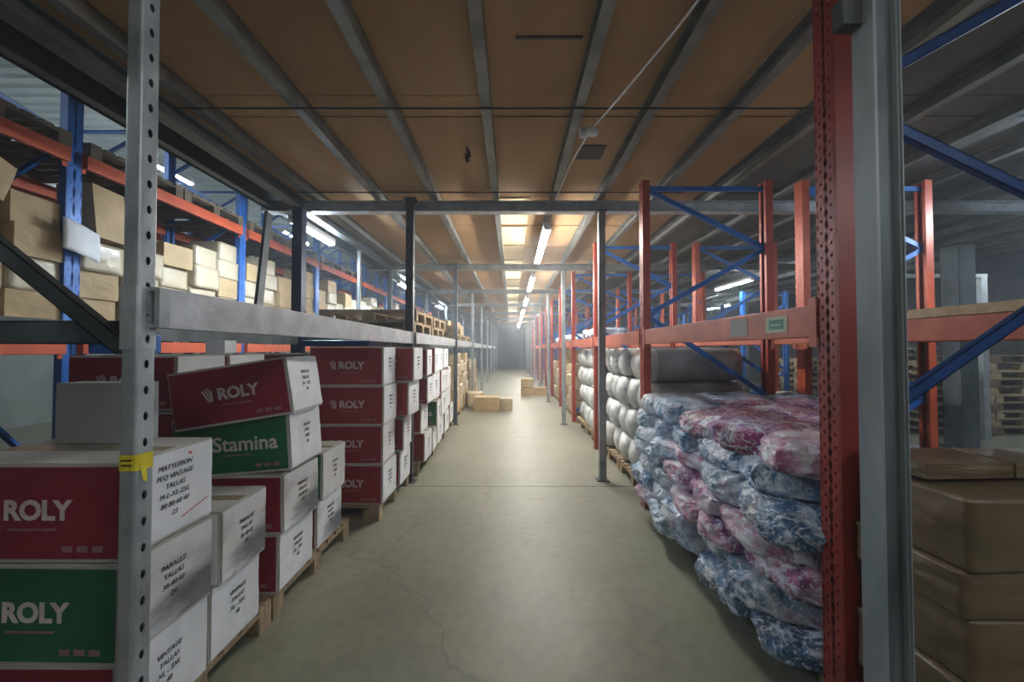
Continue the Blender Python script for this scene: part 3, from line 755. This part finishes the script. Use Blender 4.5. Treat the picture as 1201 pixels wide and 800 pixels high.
# ------------------------------------------------------------------ brown wrapped cartons bottom right
BW = [ob('wrapped_carton', carton_body('wrapped_carton', .62,.33,.2, M['card_wrap'], 31, .022, 18)), ob('wrapped_carton', carton_body('wrapped_carton', .61,.34,.2, M['card_wrap'], 37, .026, 18))]
for b in BW: b['category'] = 'carton'
zb = [.14,.345,.55,.733,.867,1.074]
for l in range(5):
    for c in range(2):
        o = place(BW[(l+c)%2], (1.60+c*.64-(.02 if l%2 else 0), 1.29+.01*(l%2), zb[l]),
              f'brown wrapped carton right of heavy column, {ordw(l)} layer, {ordw(c)} across', 'brown wrapped cartons at right', random.uniform(-.02,.02))
        o.scale = (1, 1, (zb[l+1]-zb[l]-.002)/.2)
fl = ob('flat_carton', carton_body('flat_carton', .30,.20,.048, M['card_wrap'], 51, .01, 8)); fl['category'] = 'carton'
for c in range(3):
    place(fl, (1.47+c*.32, 1.37, 1.085), f'low brown carton on top of the wrapped stack at right, {ordw(c)} from the column', 'low brown cartons at right', (.05,-.06,.03)[c])
# ------------------------------------------------------------------ shelf boards, right background
for i, (y, y2) in enumerate(zip(FY[:5], FY[1:6])):
    o = MB().box(2.86, 3.98, y+.08, y2-.08, 1.688, 1.712).build('shelf_board', M['board'], bevel=.002)
    tag(o, f'chipboard shelf on the second right rack, {ordw(i)} bay from the camera', 'shelf board', 'chipboard shelves')
o = MB().box(2.56, 2.74, 1.64, 3.68, 1.69, 1.745).build('loose_plank', M['board'], bevel=.003)
o.location = (-.09,0,0); tag(o, 'thick tan plank lying along the orange beam at the right', 'plank')
# stacks of pallets beyond the second rack
for s, (x, y, n) in enumerate([(7.75,7.3,9),(9.05,7.4,10),(10.4,7.5,8),(9.6,9.1,11),(4.2,9.3,4),(7.2,9.6,9),(8.4,11.2,9)]):
    for i in range(n):
        pallet(pw if i%3 else pd, x+random.uniform(-.03,.03), y+random.uniform(-.03,.03), .1401*i, f'wooden pallet in far right pallet stack, {ordw(s)} stack, {ordw(i)} from the floor', 'pallet stacks at far right', random.uniform(-.03,.03))
t = plain_post('grey_column', 6.9, 6.05, 3.11, M['post_side'], .26); tag(t, 'wide grey steel column beyond the orange racks at right', 'column')
for k, (x, y) in enumerate([(5.4, 12.8),(7.6,12.8),(5.4,18),(8.6,18)]):
    t = plain_post('grey_column', x, y, 3.11, M['post'], .16); tag(t, f'pale grey column deep in the right hall, {ordw(k)} away', 'column', 'deep right hall columns')
# pale grey rail frame on the far shelf
t = empty('rail_frame', (7.25,6.55,0))
for x in (.12,.62): MB().box(x-.05,x+.05,-.04,.04,0.0,2.70).build('rail_post', M['post'], t)
MB().box(-.8,.67,-.045,.045,2.70,2.76).build('top_rail', M['post'], t)
MB().box(-.8,-.74,-.03,.03,0,2.70).build('rail_post', M['post'], t)
tag(t, 'pale grey steel rail frame behind the orange rack at right', 'frame')
# dim stock in second right rack
for i, (y, n) in enumerate([(2.0,0),(4.4,3),(4.95,2),(6.6,3),(7.2,2),(8.8,4),(9.4,3)]):
    for l in range(n):
        place(BL[(i+l)%3], (3.42, y, .17+l*.345), f'grey bale stored in the second right rack, {ordw(i)} place, {ordw(l)} from the floor', 'bales in the second right rack')
# bales and bundles on top shelf far right aisle
for i, (x,y) in enumerate([(1.6,6.5),(1.6,7.1),(1.65,9.0),(1.6,9.7),(1.6,11.4)]):
    o = place(BG[6+(i%2)], (x,y,1.69), f'white film bundle on top of the right rack shelf, {ordw(i)} from the camera', 'bundles on the right shelf')
    o.rotation_euler = (0,0,i)

# dark clutter on the far-left upper shelf
for i, (y, z) in enumerate([(LY[a]+b, 3.24) for a in range(4) for b in (.6,1.62)]):
    pallet(pd, -4.42, y if i>1 else y, z, f'dark pallet on the upper blue rack shelf, {ordw(i)} from the camera', 'upper blue rack pallets')
# leaning plank and paper sheet in left bay
o = MB().bar((-2.45,3.74,1.665),(-2.50,4.0,2.90),.09,.03,(1,0,0)).build('leaning_plank', M['post_side']); tag(o, 'grey green plank leaning up behind the left shelf beam', 'plank')
def grid(mb, P, nx, ny):
    n = len(mb.v)
    mb.v += [tuple(P(i,j)) for j in range(ny+1) for i in range(nx+1)]
    mb.f += [(n+j*(nx+1)+i, n+j*(nx+1)+i+1, n+(j+1)*(nx+1)+i+1, n+(j+1)*(nx+1)+i) for j in range(ny) for i in range(nx)]
mb = MB(); grid(mb, lambda i, j: (-3.80+.012*math.sin(i*.6)-.02*(j/8)**2+.02, 3.28+.31*i/8+.012*j/8, 2.36+.27*j/8-.07*i/8), 8, 8)
o = mb.build('paper_notice', M['paper'], smooth=True)
sm = o.modifiers.new('t','SOLIDIFY'); sm.thickness = .002
tag(o, 'white paper notice hanging on the nearest visible blue upright', 'notice')

# ------------------------------------------------------------------ ceiling cord, scrap, conduits
mb = MB(); mb.tube([(.98,1.6,3.22),(.86,2.1,3.20),(.72,2.6,3.19),(.60,2.98,3.18),(.54,3.6,3.215),(.50,4.5,3.225)], .007, 6)
t = empty('hanging_cord', (.60,2.98,3.18)); o = mb.build('cord', M['white_pl'], t); o.location = -t.location
kn = ob('knot', pillow('knot', .085,.06,.05, 3, M['white_pl'], 3, .2), t, (.0,0,-.03))
kn2 = ob('knot', pillow('knot', .05,.05,.06, 8, M['white_pl'], 3, .2), t, (-.05,.01,-.035))
tag(t, 'white cord with a knotted lump hanging under the ceiling joist', 'cord')
mb = MB(); pts = [(0,0,.13),(.012,.0,.10),(.03,.01,.06),(.0,.0,.03),(.02,0,-.02)]
for i, (a, b) in enumerate(zip(pts, pts[1:])): mb.bar(a, b, (.02,.03,.05,.03)[i], .006)
o = mb.build('torn_scrap', M['scrap']); o.location = (-.42,3.55,3.232); tag(o, 'dark torn scrap dangling from the plywood ceiling', 'scrap')
for i, (y, z) in enumerate([(2.79,3.238),(4.30,3.238)]):
    o = MB().tube([(-2.7,y,z),(2.6,y,z)] if i == 0 else [(-2.4,y,z),(1.9,y,z)], .007, 6).build('ceiling_wire', M['black'])
    tag(o, ['thin black wire crossing under the joists nearest the camera','thin black wire crossing just before the first girder'][i], 'wire')
o = MB().tube([(-2.7,2.55,3.238),(2.3,2.55,3.238)], .006, 6).build('ceiling_wire', M['black']); bpy.data.objects.remove(o)
struct('trim_4', MB().box(.62,.86,3.52,3.78,3.350,3.354), M['scrap'])
struct('trim_5', MB().box(.02,.42,2.28,2.30,3.350,3.355), M['scrap'])

# ------------------------------------------------------------------ tube lamps
def make_lamp(L, m, twin=False):
    t = empty('tube_lamp')
    MB().box(-.05,.05,-L/2,L/2,.03,.09).build('housing', M['fix'], t, bevel=.006)
    for x in ((-.028,.028) if twin else (0,)): MB().tube([(x,-L/2+.03,.012),(x,L/2-.03,.012)], .016, 10).build('glass_tube', m, t, smooth=True)
    for y in (-L/2+.005, L/2-.025): MB().box(-.045,.045,y,y+.02,-.006,.03).build('end_cap', M['fix'], t)
    for y in (-L/3, L/3): MB().tube([(0,y,.09),(0,y,.18)], .004, 5).build('hanger', M['galv'], t)
    return t
la = make_lamp(2.0, M['tube'], True); la['category'] = 'lamp'
for i, y in enumerate([5.95, 9.3, 12.7, 16.1, 19.4, 22.8, 26.2]):
    place(la, (.45,y,3.03 if i==0 else 3.03), f'glowing white tube lamp above the aisle, {ordw(i)} from the camera', 'aisle tube lamps')
ld = make_lamp(2.0, M['tube_fill'], True); ld['category'] = 'lamp'  # weak unseen lamps added as fill for the near end of the aisle
place(ld, (.45,-.45,3.03), 'added unseen fill tube lamp above the aisle over the camera', 'aisle tube lamps')
place(ld, (.45,-3.8,3.03), 'added unseen fill tube lamp above the aisle behind the camera', 'aisle tube lamps')
ll = make_lamp(1.05, M['tube_l'], True); ll['category'] = 'lamp'
for i, y in enumerate([5.2, 9.6, 14.2, 18.6]):
    place(ll, (-2.64,y,3.03), f'cold white tube lamp over the gap on the left, {ordw(i)} from the camera', 'left tube lamps')
lh = make_lamp(1.5, M['tube_hall'], True); lh['category'] = 'lamp'
for i, (x,y,z) in enumerate([(-7.2,-1,5.2),(-7.2,3,5.2),(-7.2,8,5.2),(-7.2,13,5.2)]):  # lamps added to brighten the roof and the left side
    place(lh, (x,y,z), f'added tube lamp high in the left hall, {ordw(i)} from the camera', 'added left hall lamps')
for i, (x,y,z) in enumerate([(4.95,2.75,3.0),(5.2,9.2,3.0),(9.6,5.4,3.0),(7.4,14,3.0),(3.3,-1.5,3.0)]):  # the third one is added out of view to light the pallet stacks
    place(ll if i == 0 else lh, (x,y,z), f'tube lamp in the right hall under the dark ceiling, {ordw(i)} one', 'right hall lamps')

# unused source objects
for pr in BG + list(TC.values()) + list(B.values()) + BL + BW:
    if pr.name not in used:
        for c in list(pr.children_recursive): bpy.data.objects.remove(c)
        bpy.data.objects.remove(pr)
# ------------------------------------------------------------------ camera, world, view
cam = bpy.data.cameras.new('camera'); co = bpy.data.objects.new('camera', cam); C.objects.link(co)
cam.sensor_width = 36; cam.lens = 460/1201*36; cam.clip_start = .02; cam.clip_end = 200
co.location = (0,0,1.5); co.rotation_euler = (math.radians(90+1.25), 0, 0)
sc = bpy.context.scene; sc.camera = co
w = bpy.data.worlds.new('world'); sc.world = w; w.use_nodes = True
w.node_tree.nodes['Background'].inputs[0].default_value = (.7,.8,1,1); w.node_tree.nodes['Background'].inputs[1].default_value = .3
nt = w.node_tree
vo = nt.nodes.new('ShaderNodeVolumePrincipled')
vo.inputs['Density'].default_value = .013; vo.inputs['Color'].default_value = (.88,.93,1,1); vo.inputs['Anisotropy'].default_value = .35
nt.links.new(vo.outputs[0], nt.nodes['World Output'].inputs['Volume'])
sc.view_settings.view_transform = 'Standard'; sc.view_settings.look = 'None'; sc.view_settings.gamma = 1
sc.view_settings.use_curve_mapping = False; sc.view_settings.exposure = 1.6
